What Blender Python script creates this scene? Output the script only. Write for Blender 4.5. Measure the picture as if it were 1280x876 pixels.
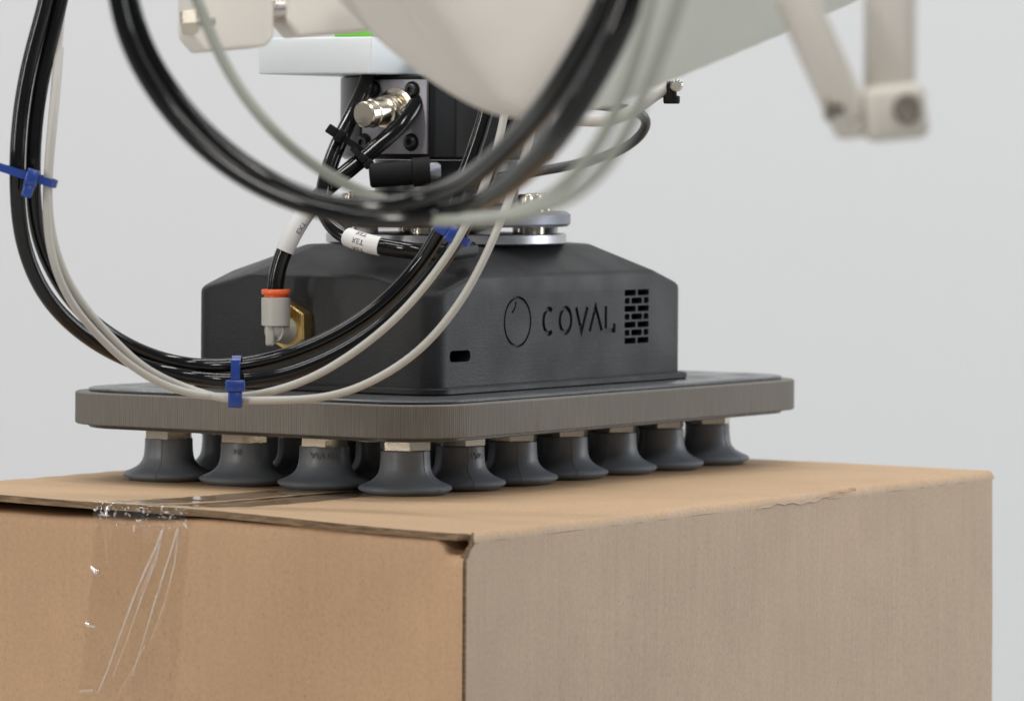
import bpy, bmesh, math, random
from math import sin, cos, pi, radians, exp
from mathutils import Vector, Matrix
random.seed(7)
for o in list(bpy.data.objects): bpy.data.objects.remove(o)
S = bpy.context.scene
COL = S.collection
# ------------------------------------------------------------------ camera
F, YAW, D0, HY, XO, HC, ROLL = 5737.7, 0.57589, 2.55468, 197.1, -0.0583, 0.1878, 0.00637
VD = Vector((cos(YAW), sin(YAW), 0)); RT = Vector((sin(YAW), -cos(YAW), 0)); UP = Vector((0, 0, 1))
CAM = -VD * D0 - RT * XO + UP * HC
cam = bpy.data.cameras.new('camera'); co = bpy.data.objects.new('camera', cam); COL.objects.link(co)
r2 = (RT * cos(ROLL) + UP * sin(ROLL)); u2 = (UP * cos(ROLL) - RT * sin(ROLL))
M = Matrix((r2, u2, -VD)).transposed().to_4x4(); M.translation = CAM
co.matrix_world = M
cam.sensor_width = 36; cam.sensor_fit = 'HORIZONTAL'; cam.lens = F / 1280 * 36
cam.shift_y = -(438 - HY) / 1280; cam.clip_start = 0.05; cam.clip_end = 100
cam.dof.use_dof = True; cam.dof.focus_distance = 2.52; cam.dof.aperture_fstop = 12.5
S.camera = co
def at(u, v, dep):
    """point seen along direction (u,v) at a distance dep along the viewing axis"""
    U = u - 640; V = v - HY - ROLL * U
    return CAM + VD * dep + RT * (U * dep / F) - UP * (V * dep / F)
# ------------------------------------------------------------------ light
W = bpy.data.worlds.new('World'); S.world = W; W.use_nodes = True
W.node_tree.nodes['Background'].inputs[0].default_value = (0.93, 0.96, 1.0, 1)
W.node_tree.nodes['Background'].inputs[1].default_value = 0.13
def area(name, loc, target, sx, sy, power, col):
    l = bpy.data.lights.new(name, 'AREA'); l.shape = 'RECTANGLE'; l.size = sx; l.size_y = sy
    l.energy = power; l.color = col
    o = bpy.data.objects.new(name, l); COL.objects.link(o); o.location = loc
    o.rotation_euler = (Vector(target) - Vector(loc)).to_track_quat('-Z', 'Y').to_euler()
    return o
def rel(r, d, z): return CAM + VD * d + RT * r + UP * (z - HC)
for i, (r, d) in enumerate([(-1.3, 1.3), (0.1, 1.3), (1.5, 1.3), (-1.3, 3.0), (0.1, 3.0), (1.5, 3.0)]):
    p = rel(r, d, 2.1)
    area('ceiling_lamp', p, p - UP, 0.14, 1.3, 16 if d < 2 else 14, (1, 0.985, 0.955))
area('right_sheen_light', rel(3.0, 3.3, 0.7), (0.1, 0, 0.05), 1.1, 1.5, 35, (0.90, 0.95, 1))  # added cool light for sheen on right-facing sides, not an actual window
area('side_fill_light', rel(-2.5, 0.35, 0.75), (0.0, 0.1, 0.0), 0.22, 1.3, 27, (1, 0.95, 0.88))  # added light for tape ridge glints and the box's left-facing side
area('tape_glint_light', rel(-2.3, 2.25, 0.55), (-.2, 0.0, 0.0), 0.08, 0.75, 3.6, (1, 0.98, 0.95))  # added narrow light, placed so the tape ridges catch glints
area('front_fill_light', rel(0.5, -0.9, 1.6), (0.0, 0.0, 0.0), 0.6, 0.5, 27, (1, 0.98, 0.95))  # added frontal fill for faces the ceiling lamps leave dim
S.view_settings.view_transform = 'Standard'; S.view_settings.look = 'None'
S.view_settings.exposure = 0.0; S.view_settings.gamma = 1.0
S.render.engine = 'CYCLES'
S.cycles.max_bounces = 8; S.cycles.transparent_max_bounces = 12

# ------------------------------------------------------------------ materials
def nd(nt, t, **k):
    n = nt.nodes.new(t)
    for a, b in k.items():
        if a.startswith('i_'):
            n.inputs[a[2:].replace('_', ' ')].default_value = b
        else: setattr(n, a, b)
    return n
def mat(name, col, rough=0.5, metal=0.0, var=0.12, vscale=30.0, bump=0.0, bscale=300.0, stretch=(1, 1, 1),
        sss=0.0, coat=0.0, spec=0.5, rvar=0.0, rscale=60.0):
    m = bpy.data.materials.new(name); m.use_nodes = True; nt = m.node_tree
    b = nt.nodes['Principled BSDF']
    b.inputs['Roughness'].default_value = rough; b.inputs['Metallic'].default_value = metal
    b.inputs['Specular IOR Level'].default_value = spec
    if coat: b.inputs['Coat Weight'].default_value = coat; b.inputs['Coat Roughness'].default_value = 0.08
    if sss:
        b.inputs['Subsurface Weight'].default_value = sss
        b.inputs['Subsurface Radius'].default_value = (0.012, 0.012, 0.010)
        b.inputs['Subsurface Scale'].default_value = 1.0
    tc = nd(nt, 'ShaderNodeTexCoord'); mp = nd(nt, 'ShaderNodeMapping')
    mp.inputs['Scale'].default_value = stretch
    nt.links.new(tc.outputs['Object'], mp.inputs['Vector'])
    n1 = nd(nt, 'ShaderNodeTexNoise', i_Scale=vscale, i_Detail=6.0, i_Roughness=0.6)
    nt.links.new(mp.outputs[0], n1.inputs['Vector'])
    mr = nd(nt, 'ShaderNodeMapRange'); mr.inputs[1].default_value = 0.25; mr.inputs[2].default_value = 0.75
    mr.inputs[3].default_value = 1 - var; mr.inputs[4].default_value = 1 + var
    nt.links.new(n1.outputs['Fac'], mr.inputs[0])
    mx = nd(nt, 'ShaderNodeMix', data_type='RGBA', blend_type='MULTIPLY'); mx.inputs['Factor'].default_value = 1
    mx.inputs['A'].default_value = (*col, 1)
    nt.links.new(mr.outputs[0], mx.inputs['B']); nt.links.new(mx.outputs['Result'], b.inputs['Base Color'])
    if rvar:
        n3 = nd(nt, 'ShaderNodeTexNoise', i_Scale=rscale, i_Detail=5.0)
        nt.links.new(mp.outputs[0], n3.inputs['Vector'])
        m3 = nd(nt, 'ShaderNodeMapRange'); m3.inputs[1].default_value = .3; m3.inputs[2].default_value = .7
        m3.inputs[3].default_value = max(0.02, rough - rvar); m3.inputs[4].default_value = rough + rvar
        nt.links.new(n3.outputs['Fac'], m3.inputs[0]); nt.links.new(m3.outputs[0], b.inputs['Roughness'])
    if bump:
        n2 = nd(nt, 'ShaderNodeTexNoise', i_Scale=bscale, i_Detail=4.0)
        nt.links.new(mp.outputs[0], n2.inputs['Vector'])
        bp = nd(nt, 'ShaderNodeBump'); bp.inputs['Strength'].default_value = bump; bp.inputs['Distance'].default_value = 0.0006
        nt.links.new(n2.outputs['Fac'], bp.inputs['Height']); nt.links.new(bp.outputs[0], b.inputs['Normal'])
    return m
MT = {}
MT['wall'] = mat('painted_wall', (.675, .69, .712), .85, var=.012, vscale=.9)
MT['floor'] = mat('floor_paint', (.42, .42, .41), .6, var=.06, vscale=3)
MT['rubber'] = mat('cup_rubber', (.195, .215, .245), .42, var=.10, vscale=90, bump=.25, bscale=900, rvar=.08)
MT['nickel'] = mat('nickel_plate', (.66, .60, .50), .24, 1.0, var=.06)
MT['steel'] = mat('steel', (.62, .60, .56), .25, 1.0, var=.1, rvar=.08)
MT['knurl'] = mat('dark_knurled_steel', (.22, .20, .17), .35, 1.0, var=.2, bump=1, bscale=500)
MT['alu'] = mat('machined_aluminium', (.46, .46, .48), .32, 1.0, var=.06, vscale=20, stretch=(1, 1, 8), rvar=.06)
MT['alu_blue'] = mat('anodised_plate', (.21, .22, .255), .42, .6, var=.08)
MT['silver_paint'] = mat('grey_cast_plate', (.23, .225, .25), .45, .55, var=.08, bump=.3, bscale=500)
MT['brass'] = mat('brass', (.90, .64, .26), .27, 1.0, var=.08)
MT['black_ano'] = mat('black_anodised', (.018, .019, .022), .30, .0, var=.2)
MT['black_mat'] = mat('matt_black', (.006, .006, .0065), .6, var=.2, spec=.15)
MT['hose'] = mat('black_polyurethane_hose', (.006, .006, .0065), .11, var=.3, vscale=60, bump=.10, bscale=90, spec=.42)
MT['hose_soft'] = mat('dark_grey_cable_sheath', (.045, .046, .05), .28, var=.1)
MT['cable'] = mat('grey_cable_sheath', (.45, .435, .40), .42, var=.05, bump=.1)
MT['cable_dim'] = mat('greenish_grey_cable', (.33, .345, .30), .45, var=.05)
MT['tie_blue'] = mat('blue_nylon', (.015, .046, .24), .30, var=.12, sss=.0, coat=.2)
MT['fit_grey'] = mat('light_grey_plastic', (.44, .43, .40), .38, var=.03)
MT['orange'] = mat('orange_plastic', (.80, .13, .03), .34, var=.05)
MT['white_nylon'] = mat('white_translucent_nylon', (.63, .67, .70), .42, var=.02, sss=.35)
MT['cream'] = mat('cream_nylon', (.70, .66, .61), .5, var=.03, vscale=8)
MT['sage'] = mat('pale_sage_nylon', (.61, .615, .545), .5, var=.05, vscale=8)
MT['link'] = mat('cream_link_plastic', (.55, .52, .47), .5, var=.04, vscale=12)
MT['green'] = mat('green_plastic', (.16, .52, .05), .4)
MT['sleeve'] = mat('white_marker_sleeve', (.62, .62, .62), .5, var=.05)
MT['print'] = mat('black_print', (.04, .04, .05), .6)
MT['sheet'] = mat('dark_rubber_sheet', (.075, .077, .082), .30, var=.25, vscale=25, rvar=.14, rscale=45, bump=.1, bscale=200)

def shell_mat():
    m = mat('printed_charcoal_nylon', (.0135, .014, .0155), .46, var=.17, vscale=38, bump=.35, bscale=1200, rvar=.10, rscale=25, spec=.31)
    nt = m.node_tree; b = nt.nodes['Principled BSDF']
    tc = nd(nt, 'ShaderNodeTexCoord'); mp = nd(nt, 'ShaderNodeMapping'); mp.inputs['Scale'].default_value = (14, 14, 1500)
    nt.links.new(tc.outputs['Object'], mp.inputs[0])
    n = nd(nt, 'ShaderNodeTexNoise', i_Scale=1.0, i_Detail=3.0); nt.links.new(mp.outputs[0], n.inputs['Vector'])
    bp = nd(nt, 'ShaderNodeBump'); bp.inputs['Strength'].default_value = .16; bp.inputs['Distance'].default_value = .0004
    old = b.inputs['Normal'].links[0].from_socket
    nt.links.new(n.outputs['Fac'], bp.inputs['Height']); nt.links.new(old, bp.inputs['Normal'])
    nt.links.new(bp.outputs[0], b.inputs['Normal'])
    # pale scuffs
    oldc = b.inputs['Base Color'].links[0].from_socket
    mp2 = nd(nt, 'ShaderNodeMapping'); mp2.inputs['Scale'].default_value = (60, 60, 22)
    nt.links.new(tc.outputs['Object'], mp2.inputs[0])
    n2 = nd(nt, 'ShaderNodeTexNoise', i_Scale=2.2, i_Detail=9.0, i_Roughness=.72); nt.links.new(mp2.outputs[0], n2.inputs['Vector'])
    mr = nd(nt, 'ShaderNodeMapRange'); mr.inputs[1].default_value = .60; mr.inputs[2].default_value = .80; mr.inputs[4].default_value = .5
    nt.links.new(n2.outputs['Fac'], mr.inputs[0])
    mx = nd(nt, 'ShaderNodeMix', data_type='RGBA'); mx.inputs['B'].default_value = (.075, .077, .08, 1)
    nt.links.new(mr.outputs[0], mx.inputs['Factor']); nt.links.new(oldc, mx.inputs['A'])
    nt.links.new(mx.outputs['Result'], b.inputs['Base Color'])
    return m
MT['shell'] = shell_mat()

def foam_mat():
    m = bpy.data.materials.new('ribbed_foam'); m.use_nodes = True; nt = m.node_tree; b = nt.nodes['Principled BSDF']
    b.inputs['Roughness'].default_value = .8
    uv = nd(nt, 'ShaderNodeUVMap'); mp = nd(nt, 'ShaderNodeMapping'); mp.inputs['Scale'].default_value = (900, 22, 1)
    nt.links.new(uv.outputs[0], mp.inputs[0])
    n = nd(nt, 'ShaderNodeTexNoise', i_Scale=1.0, i_Detail=5.0, i_Roughness=.6); nt.links.new(mp.outputs[0], n.inputs['Vector'])
    mp3 = nd(nt, 'ShaderNodeMapping'); mp3.inputs['Scale'].default_value = (1, .02, 1)
    nt.links.new(uv.outputs[0], mp3.inputs[0])
    wv = nd(nt, 'ShaderNodeTexWave', i_Scale=230.0, i_Distortion=3.0, i_Detail=3.0); wv.inputs['Detail Scale'].default_value = 3
    nt.links.new(mp3.outputs[0], wv.inputs['Vector'])
    mul = nd(nt, 'ShaderNodeMix', data_type='FLOAT'); mul.inputs[0].default_value = .22
    nt.links.new(n.outputs['Fac'], mul.inputs[2]); nt.links.new(wv.outputs['Fac'], mul.inputs[3])
    n2 = nd(nt, 'ShaderNodeTexNoise', i_Scale=9.0, i_Detail=6.0); nt.links.new(uv.outputs[0], n2.inputs['Vector'])
    ad = nd(nt, 'ShaderNodeMath', operation='MULTIPLY_ADD'); ad.inputs[1].default_value = .45
    nt.links.new(n2.outputs['Fac'], ad.inputs[0]); nt.links.new(mul.outputs[0], ad.inputs[2])
    cr = nd(nt, 'ShaderNodeValToRGB'); e = cr.color_ramp.elements
    e[0].position = .35; e[0].color = (.084, .079, .071, 1); e[1].position = 1.0; e[1].color = (.205, .192, .173, 1)
    nt.links.new(ad.outputs[0], cr.inputs[0]); nt.links.new(cr.outputs[0], b.inputs['Base Color'])
    bp = nd(nt, 'ShaderNodeBump'); bp.inputs['Strength'].default_value = .7; bp.inputs['Distance'].default_value = .0006
    nt.links.new(mul.outputs[0], bp.inputs['Height']); nt.links.new(bp.outputs[0], b.inputs['Normal'])
    return m
MT['foam'] = foam_mat()

def kraft(name, col, grey=None, edge=False):
    m = bpy.data.materials.new(name); m.use_nodes = True; nt = m.node_tree; b = nt.nodes['Principled BSDF']
    b.inputs['Roughness'].default_value = .72; b.inputs['Specular IOR Level'].default_value = .35
    tc = nd(nt, 'ShaderNodeTexCoord')
    def noise(sc, scale, det=5.0, rough=.6):
        mp = nd(nt, 'ShaderNodeMapping'); mp.inputs['Scale'].default_value = sc
        nt.links.new(tc.outputs['Object'], mp.inputs[0])
        n = nd(nt, 'ShaderNodeTexNoise', i_Scale=scale, i_Detail=det, i_Roughness=rough)
        nt.links.new(mp.outputs[0], n.inputs['Vector']); return n.outputs['Fac']
    def mr(s, a, b_, c, d):
        n = nd(nt, 'ShaderNodeMapRange')
        for i, v in enumerate((a, b_, c, d)): n.inputs[i + 1].default_value = v
        nt.links.new(s, n.inputs[0]); return n.outputs[0]
    def mulf(a, b_):
        n = nd(nt, 'ShaderNodeMath', operation='MULTIPLY'); nt.links.new(a, n.inputs[0]); nt.links.new(b_, n.inputs[1]); return n.outputs[0]
    big = mr(noise((1, 1, 1), 14), .3, .7, .94, 1.05)
    fib = mr(noise((1, 1, 1), 420, 3), .3, .7, .93, 1.06)
    fl = mr(noise((700, 700, 14), 1, 3), .3, .7, .955, 1.045) if grey else mr(noise((260, 260, 8), 1, 3), .3, .7, .975, 1.025)
    spk = mr(noise((1, 1, .6), 900, 2, .5), .64, .72, 1.0, .74)
    tot = mulf(mulf(big, fib), mulf(fl, spk))
    if grey:
        tot = mulf(tot, mr(noise((130, 130, 7), 1, 4), .3, .7, .982, 1.018))
    mx = nd(nt, 'ShaderNodeMix', data_type='RGBA', blend_type='MULTIPLY'); mx.inputs['Factor'].default_value = 1
    mx.inputs['A'].default_value = (*col, 1)
    if grey:
        sp = nd(nt, 'ShaderNodeSeparateXYZ'); nt.links.new(tc.outputs['Object'], sp.inputs[0])
        fr = noise((420, 30, 25), 1, 5, .7); fr2 = noise((30, 1, 1), 1, 3)
        a = nd(nt, 'ShaderNodeMath', operation='MULTIPLY_ADD'); a.inputs[1].default_value = .016
        nt.links.new(fr, a.inputs[0]); nt.links.new(sp.outputs['Z'], a.inputs[2])
        a2 = nd(nt, 'ShaderNodeMath', operation='MULTIPLY_ADD'); a2.inputs[1].default_value = .008
        nt.links.new(fr2, a2.inputs[0]); nt.links.new(a.outputs[0], a2.inputs[2])
        g = mr(a2.outputs[0], .0075, .0115, 1, 0)
        mg = nd(nt, 'ShaderNodeMix', data_type='RGBA'); mg.inputs['A'].default_value = (*col, 1); mg.inputs['B'].default_value = (*grey, 1)
        nt.links.new(g, mg.inputs['Factor']); nt.links.new(mg.outputs['Result'], mx.inputs['A'])
    nt.links.new(tot, mx.inputs['B'])
    if edge:
        mp = nd(nt, 'ShaderNodeMapping'); mp.inputs['Scale'].default_value = (1, 1, 1)
        nt.links.new(tc.outputs['Object'], mp.inputs[0])
        v = noise((90, 90, 900), 1, 4); vv = mr(v, .35, .65, .45, 1.1)
        m2 = nd(nt, 'ShaderNodeMix', data_type='RGBA', blend_type='MULTIPLY'); m2.inputs['Factor'].default_value = 1
        nt.links.new(mx.outputs['Result'], m2.inputs['A']); nt.links.new(vv, m2.inputs['B']); out = m2.outputs['Result']
    else: out = mx.outputs['Result']
    nt.links.new(out, b.inputs['Base Color'])
    bp = nd(nt, 'ShaderNodeBump'); bp.inputs['Strength'].default_value = .35; bp.inputs['Distance'].default_value = .0005
    nt.links.new(tot, bp.inputs['Height']); nt.links.new(bp.outputs[0], b.inputs['Normal'])
    return m
KR = (.49, .315, .187)
MT['kraft'] = kraft('kraft_liner', KR)
MT['kraft_top'] = kraft('kraft_top_liner', (.455, .310, .185))
MT['kraft_side'] = kraft('grey_kraft_side', (.455, .310, .185), grey=(.44, .333, .243))  # turns greyer below a ragged line near the fold
MT['kraft_edge'] = kraft('kraft_cut_edge', (.25, .165, .095), edge=True)
def tape_glint_mat():
    # glints on the tape creases, painted in as a pale hazy film
    m = bpy.data.materials.new('painted_tape_glint'); m.use_nodes = True; nt = m.node_tree
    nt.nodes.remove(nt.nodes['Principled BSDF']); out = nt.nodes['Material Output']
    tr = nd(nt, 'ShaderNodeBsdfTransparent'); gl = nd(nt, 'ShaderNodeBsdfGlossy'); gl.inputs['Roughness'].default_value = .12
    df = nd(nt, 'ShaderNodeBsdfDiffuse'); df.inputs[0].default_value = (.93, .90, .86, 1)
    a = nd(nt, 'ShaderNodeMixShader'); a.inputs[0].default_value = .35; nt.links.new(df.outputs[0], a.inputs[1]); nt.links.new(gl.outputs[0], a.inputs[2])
    at_ = nd(nt, 'ShaderNodeAttribute', attribute_name='glint')
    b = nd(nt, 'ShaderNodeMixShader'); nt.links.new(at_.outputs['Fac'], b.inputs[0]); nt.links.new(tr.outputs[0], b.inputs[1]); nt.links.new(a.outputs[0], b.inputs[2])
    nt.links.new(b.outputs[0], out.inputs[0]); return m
MT['crease'] = tape_glint_mat()
def tape_mat():
    m = bpy.data.materials.new('clear_tape'); m.use_nodes = True; nt = m.node_tree
    nt.nodes.remove(nt.nodes['Principled BSDF']); out = nt.nodes['Material Output']
    tr = nd(nt, 'ShaderNodeBsdfTransparent'); tr.inputs[0].default_value = (1, .995, .985, 1)
    gl = nd(nt, 'ShaderNodeBsdfGlossy'); gl.inputs['Roughness'].default_value = .045
    lw = nd(nt, 'ShaderNodeLayerWeight'); lw.inputs[0].default_value = .5
    pw = nd(nt, 'ShaderNodeMath', operation='POWER'); pw.inputs[1].default_value = 5.0; nt.links.new(lw.outputs['Facing'], pw.inputs[0])
    fr = nd(nt, 'ShaderNodeMath', operation='MULTIPLY_ADD'); fr.inputs[1].default_value = .9; fr.inputs[2].default_value = .065; nt.links.new(pw.outputs[0], fr.inputs[0])
    mx = nd(nt, 'ShaderNodeMixShader')
    tc = nd(nt, 'ShaderNodeTexCoord'); n = nd(nt, 'ShaderNodeTexNoise', i_Scale=160.0, i_Detail=4.0)
    mp = nd(nt, 'ShaderNodeMapping'); mp.inputs['Scale'].default_value = (1, 1, .25)
    nt.links.new(tc.outputs['Object'], mp.inputs[0]); nt.links.new(mp.outputs[0], n.inputs['Vector'])
    bp = nd(nt, 'ShaderNodeBump'); bp.inputs['Strength'].default_value = .07; bp.inputs['Distance'].default_value = .0005
    nt.links.new(n.outputs['Fac'], bp.inputs['Height'])
    nt.links.new(bp.outputs[0], gl.inputs['Normal'])
    nt.links.new(fr.outputs[0], mx.inputs[0]); nt.links.new(tr.outputs[0], mx.inputs[1]); nt.links.new(gl.outputs[0], mx.inputs[2])
    nt.links.new(mx.outputs[0], out.inputs[0])
    return m
MT['tape'] = tape_mat()

# ------------------------------------------------------------------ helpers
def tag(o, label=None, cat=None, group=None, kind=None):
    if label: o['label'] = label
    if cat: o['category'] = cat
    if group: o['group'] = group
    if kind: o['kind'] = kind
    return o
def empty(name, loc, label, cat, group=None, rz=0):
    o = bpy.data.objects.new(name, None); COL.objects.link(o); o.location = loc; o.rotation_euler = (0, 0, rz)
    o.empty_display_size = .02
    return tag(o, label, cat, group)
def link(name, me, m, parent=None, world=True, smooth=40):
    """link a mesh; coordinates given in world space are kept when world=True"""
    o = bpy.data.objects.new(name, me); COL.objects.link(o)
    for x in (m if isinstance(m, (list, tuple)) else [m]): me.materials.append(x)
    if smooth:
        me.shade_smooth(); me.set_sharp_from_angle(angle=radians(smooth))
    if parent is not None:
        o.parent = parent
        if world:
            bpy.context.view_layer.update(); o.matrix_parent_inverse = parent.matrix_world.inverted()
    return o
def obj(name, bm, m, parent=None, world=True, smooth=40, fixn=True):
    if fixn: bmesh.ops.recalc_face_normals(bm, faces=bm.faces)
    me = bpy.data.meshes.new(name); bm.to_mesh(me); bm.free()
    return link(name, me, m, parent, world, smooth)
def frame(ax):
    ax = Vector(ax).normalized(); a = Vector((0, 0, 1)) if abs(ax.z) < .9 else Vector((1, 0, 0))
    x = a.cross(ax).normalized(); return x, ax.cross(x), ax
def lathe(bm, prof, c=(0, 0, 0), ax=(0, 0, 1), n=32, rot=0.0, mi=0, caps=True):
    X, Y, Z = frame(ax) if tuple(ax) != (0, 0, 1) else (Vector((1, 0, 0)), Vector((0, 1, 0)), Vector((0, 0, 1)))
    c = Vector(c); rings = []
    for r, h in prof:
        rings.append([bm.verts.new(c + Z * h + (X * cos(rot + 2 * pi * i / n) + Y * sin(rot + 2 * pi * i / n)) * r) for i in range(n)])
    for a, b in zip(rings, rings[1:]):
        for i in range(n):
            f = bm.faces.new((a[i], a[(i + 1) % n], b[(i + 1) % n], b[i])); f.material_index = mi
    if caps:
        bm.faces.new(rings[0][::-1]).material_index = mi; bm.faces.new(rings[-1]).material_index = mi
def box(bm, lo, hi, bev=0.0, seg=2, mtx=None):
    b2 = bmesh.new(); bmesh.ops.create_cube(b2, size=1)
    for v in b2.verts:
        v.co = Vector([(lo[k] + hi[k]) / 2 + v.co[k] * (hi[k] - lo[k]) for k in range(3)])
    if bev: bmesh.ops.bevel(b2, geom=list(b2.edges), offset=bev, segments=seg, profile=.5, affect='EDGES')
    if mtx is not None: b2.transform(mtx)
    me = bpy.data.meshes.new('tmp'); b2.to_mesh(me); b2.free(); bm.from_mesh(me); bpy.data.meshes.remove(me)
def obox(bm, c, ex, ey, ez, sx, sy, sz, bev=0.0, seg=2):
    M = Matrix((Vector(ex).normalized(), Vector(ey).normalized(), Vector(ez).normalized())).transposed().to_4x4(); M.translation = Vector(c)
    box(bm, (-sx / 2, -sy / 2, -sz / 2), (sx / 2, sy / 2, sz / 2), bev, seg, M)
def spline(pts, step=.004):
    P = [Vector(p) for p in pts]; P = [2 * P[0] - P[1]] + P + [2 * P[-1] - P[-2]]; out = []
    for i in range(1, len(P) - 2):
        p0, p1, p2, p3 = P[i - 1:i + 3]; n = max(3, int((p2 - p1).length / step))
        t0 = 0; t1 = t0 + (p1 - p0).length ** .5; t2 = t1 + (p2 - p1).length ** .5; t3 = t2 + (p3 - p2).length ** .5
        for k in range(n):
            t = t1 + (t2 - t1) * k / n
            A1 = (t1 - t) / (t1 - t0) * p0 + (t - t0) / (t1 - t0) * p1; A2 = (t2 - t) / (t2 - t1) * p1 + (t - t1) / (t2 - t1) * p2
            A3 = (t3 - t) / (t3 - t2) * p2 + (t - t2) / (t3 - t2) * p3
            B1 = (t2 - t) / (t2 - t0) * A1 + (t - t0) / (t2 - t0) * A2; B2 = (t3 - t) / (t3 - t1) * A2 + (t - t1) / (t3 - t1) * A3
            out.append((t2 - t) / (t2 - t1) * B1 + (t - t1) / (t2 - t1) * B2)
    out.append(P[-2])
    # light smoothing keeps the curve free of kinks
    for _ in range(12):
        out = [out[0]] + [(out[i - 1] + out[i] * 2 + out[i + 1]) / 4 for i in range(1, len(out) - 1)] + [out[-1]]
    return out
def tube(bm, path, r, n=16, caps=True):
    fr = []; T = (path[1] - path[0]).normalized(); X = frame(T)[0]
    for i, p in enumerate(path):
        t = (path[min(i + 1, len(path) - 1)] - path[max(i - 1, 0)]).normalized()
        X = (X - t * X.dot(t)).normalized(); fr.append((p, X.copy(), t.cross(X), t))
    rings = []
    for i, (p, x, y, t) in enumerate(fr):
        rr = r(i / (len(fr) - 1)) if callable(r) else r
        rings.append([bm.verts.new(p + (x * cos(2 * pi * k / n) + y * sin(2 * pi * k / n)) * rr) for k in range(n)])
    for a, b in zip(rings, rings[1:]):
        for k in range(n): bm.faces.new((a[k], a[(k + 1) % n], b[(k + 1) % n], b[k]))
    if caps: bm.faces.new(rings[0][::-1]); bm.faces.new(rings[-1])
    return fr
def text_mesh(s, size, depth, align='CENTER'):
    c = bpy.data.curves.new('txt', 'FONT'); c.body = s; c.size = size; c.extrude = depth; c.align_x = align; c.align_y = 'CENTER'; c.resolution_u = 3
    o = bpy.data.objects.new('txt', c); COL.objects.link(o); bpy.context.view_layer.update()
    me = bpy.data.meshes.new_from_object(o.evaluated_get(bpy.context.evaluated_depsgraph_get()))
    bpy.data.objects.remove(o); bpy.data.curves.remove(c); return me
def hull(name, pts, m, parent=None, bev=.006, seg=4):
    bm = bmesh.new()
    for p in pts: bm.verts.new(p)
    r = bmesh.ops.convex_hull(bm, input=bm.verts)
    bmesh.ops.delete(bm, geom=[v for v in bm.verts if not v.link_faces], context='VERTS')
    bmesh.ops.dissolve_limit(bm, angle_limit=radians(1), verts=bm.verts, edges=bm.edges)
    if bev: bmesh.ops.bevel(bm, geom=[e for e in bm.edges if e.calc_face_angle(0) > .15], offset=bev, segments=seg, profile=.5, affect='EDGES')
    return obj(name, bm, m, parent, smooth=60)

def soft_hull(name, pts, m, parent, voxel=.005, it=14):
    bm = bmesh.new()
    for p in pts: bm.verts.new(p)
    bmesh.ops.convex_hull(bm, input=bm.verts)
    bmesh.ops.delete(bm, geom=[v for v in bm.verts if not v.link_faces], context='VERTS')
    me = bpy.data.meshes.new('tmp'); bm.to_mesh(me); bm.free(); o = bpy.data.objects.new('tmp', me); COL.objects.link(o)
    r = o.modifiers.new('r', 'REMESH'); r.mode = 'VOXEL'; r.voxel_size = voxel
    q = o.modifiers.new('s', 'SMOOTH'); q.factor = .6; q.iterations = it
    bpy.context.view_layer.update()
    n = bpy.data.meshes.new_from_object(o.evaluated_get(bpy.context.evaluated_depsgraph_get())); bpy.data.objects.remove(o); n.name = name; n.materials.clear()
    return link(name, n, m, parent, smooth=180)
# ------------------------------------------------------------------ setting
bm = bmesh.new(); c = rel(0, 4.0, 1.1)
obox(bm, c, RT, UP, VD, 7, 3.4, .1); tag(obj('wall', bm, MT['wall'], smooth=0), kind='structure')
bm = bmesh.new(); obox(bm, rel(0, 2.0, -.45), RT, VD, UP, 7, 5, .1); tag(obj('floor', bm, MT['floor'], smooth=0), kind='structure')

# ------------------------------------------------------------------ cardboard box (local frame: near top corner = origin)
BX = empty('cardboard_box', (-0.2010, -0.1738, 0), 'brown corrugated cardboard box taped shut with clear tape under the gripper', 'box', rz=.0064)
LX, LY, TH = .5855, .403, .0036
def sm(t): t = max(0, min(1, t)); return t * t * (3 - 2 * t)
def ptop(y):   # height of the front panel's fold
    z = -.0034 + .0026 * sm(y / .13) - .0024 * sm((y - .16) / .06)
    if y < .016: z -= .0080 * (1 - sm((y - .0115) / .004))
    return z + .0003 * sin(y * 90)
def flap_z(x, y, side):
    if side == 0: e = .0048 * sm((y - .004) / .19) * exp(-x / .07)
    else: e = .0007 + (.0043 + .0024 * sm((y - .2) / .2)) * exp(-x / .09)
    return e + .0003 * sin(x * 31 + y * 17) * sm(x / .05) + .00012 * sin(x * 210 + 9 * side)
def grid_solid(us, vs, ftop, fbot, mi_edge=1):
    bm = bmesh.new(); A = [[bm.verts.new(ftop(u, v)) for v in vs] for u in us]; B = [[bm.verts.new(fbot(u, v)) for v in vs] for u in us]
    nu, nv = len(us), len(vs)
    for i in range(nu - 1):
        for j in range(nv - 1):
            bm.faces.new((A[i][j], A[i + 1][j], A[i + 1][j + 1], A[i][j + 1])); bm.faces.new((B[i][j], B[i][j + 1], B[i + 1][j + 1], B[i + 1][j]))
    for i in range(nu - 1):
        for j in (0, nv - 1): bm.faces.new((A[i][j], A[i + 1][j], B[i + 1][j], B[i][j])).material_index = mi_edge
    for j in range(nv - 1):
        for i in (0, nu - 1): bm.faces.new((A[i][j], A[i][j + 1], B[i][j + 1], B[i][j])).material_index = mi_edge
    return bm
def lin(a, b, n): return [a + (b - a) * i / (n - 1) for i in range(n)]
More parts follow.
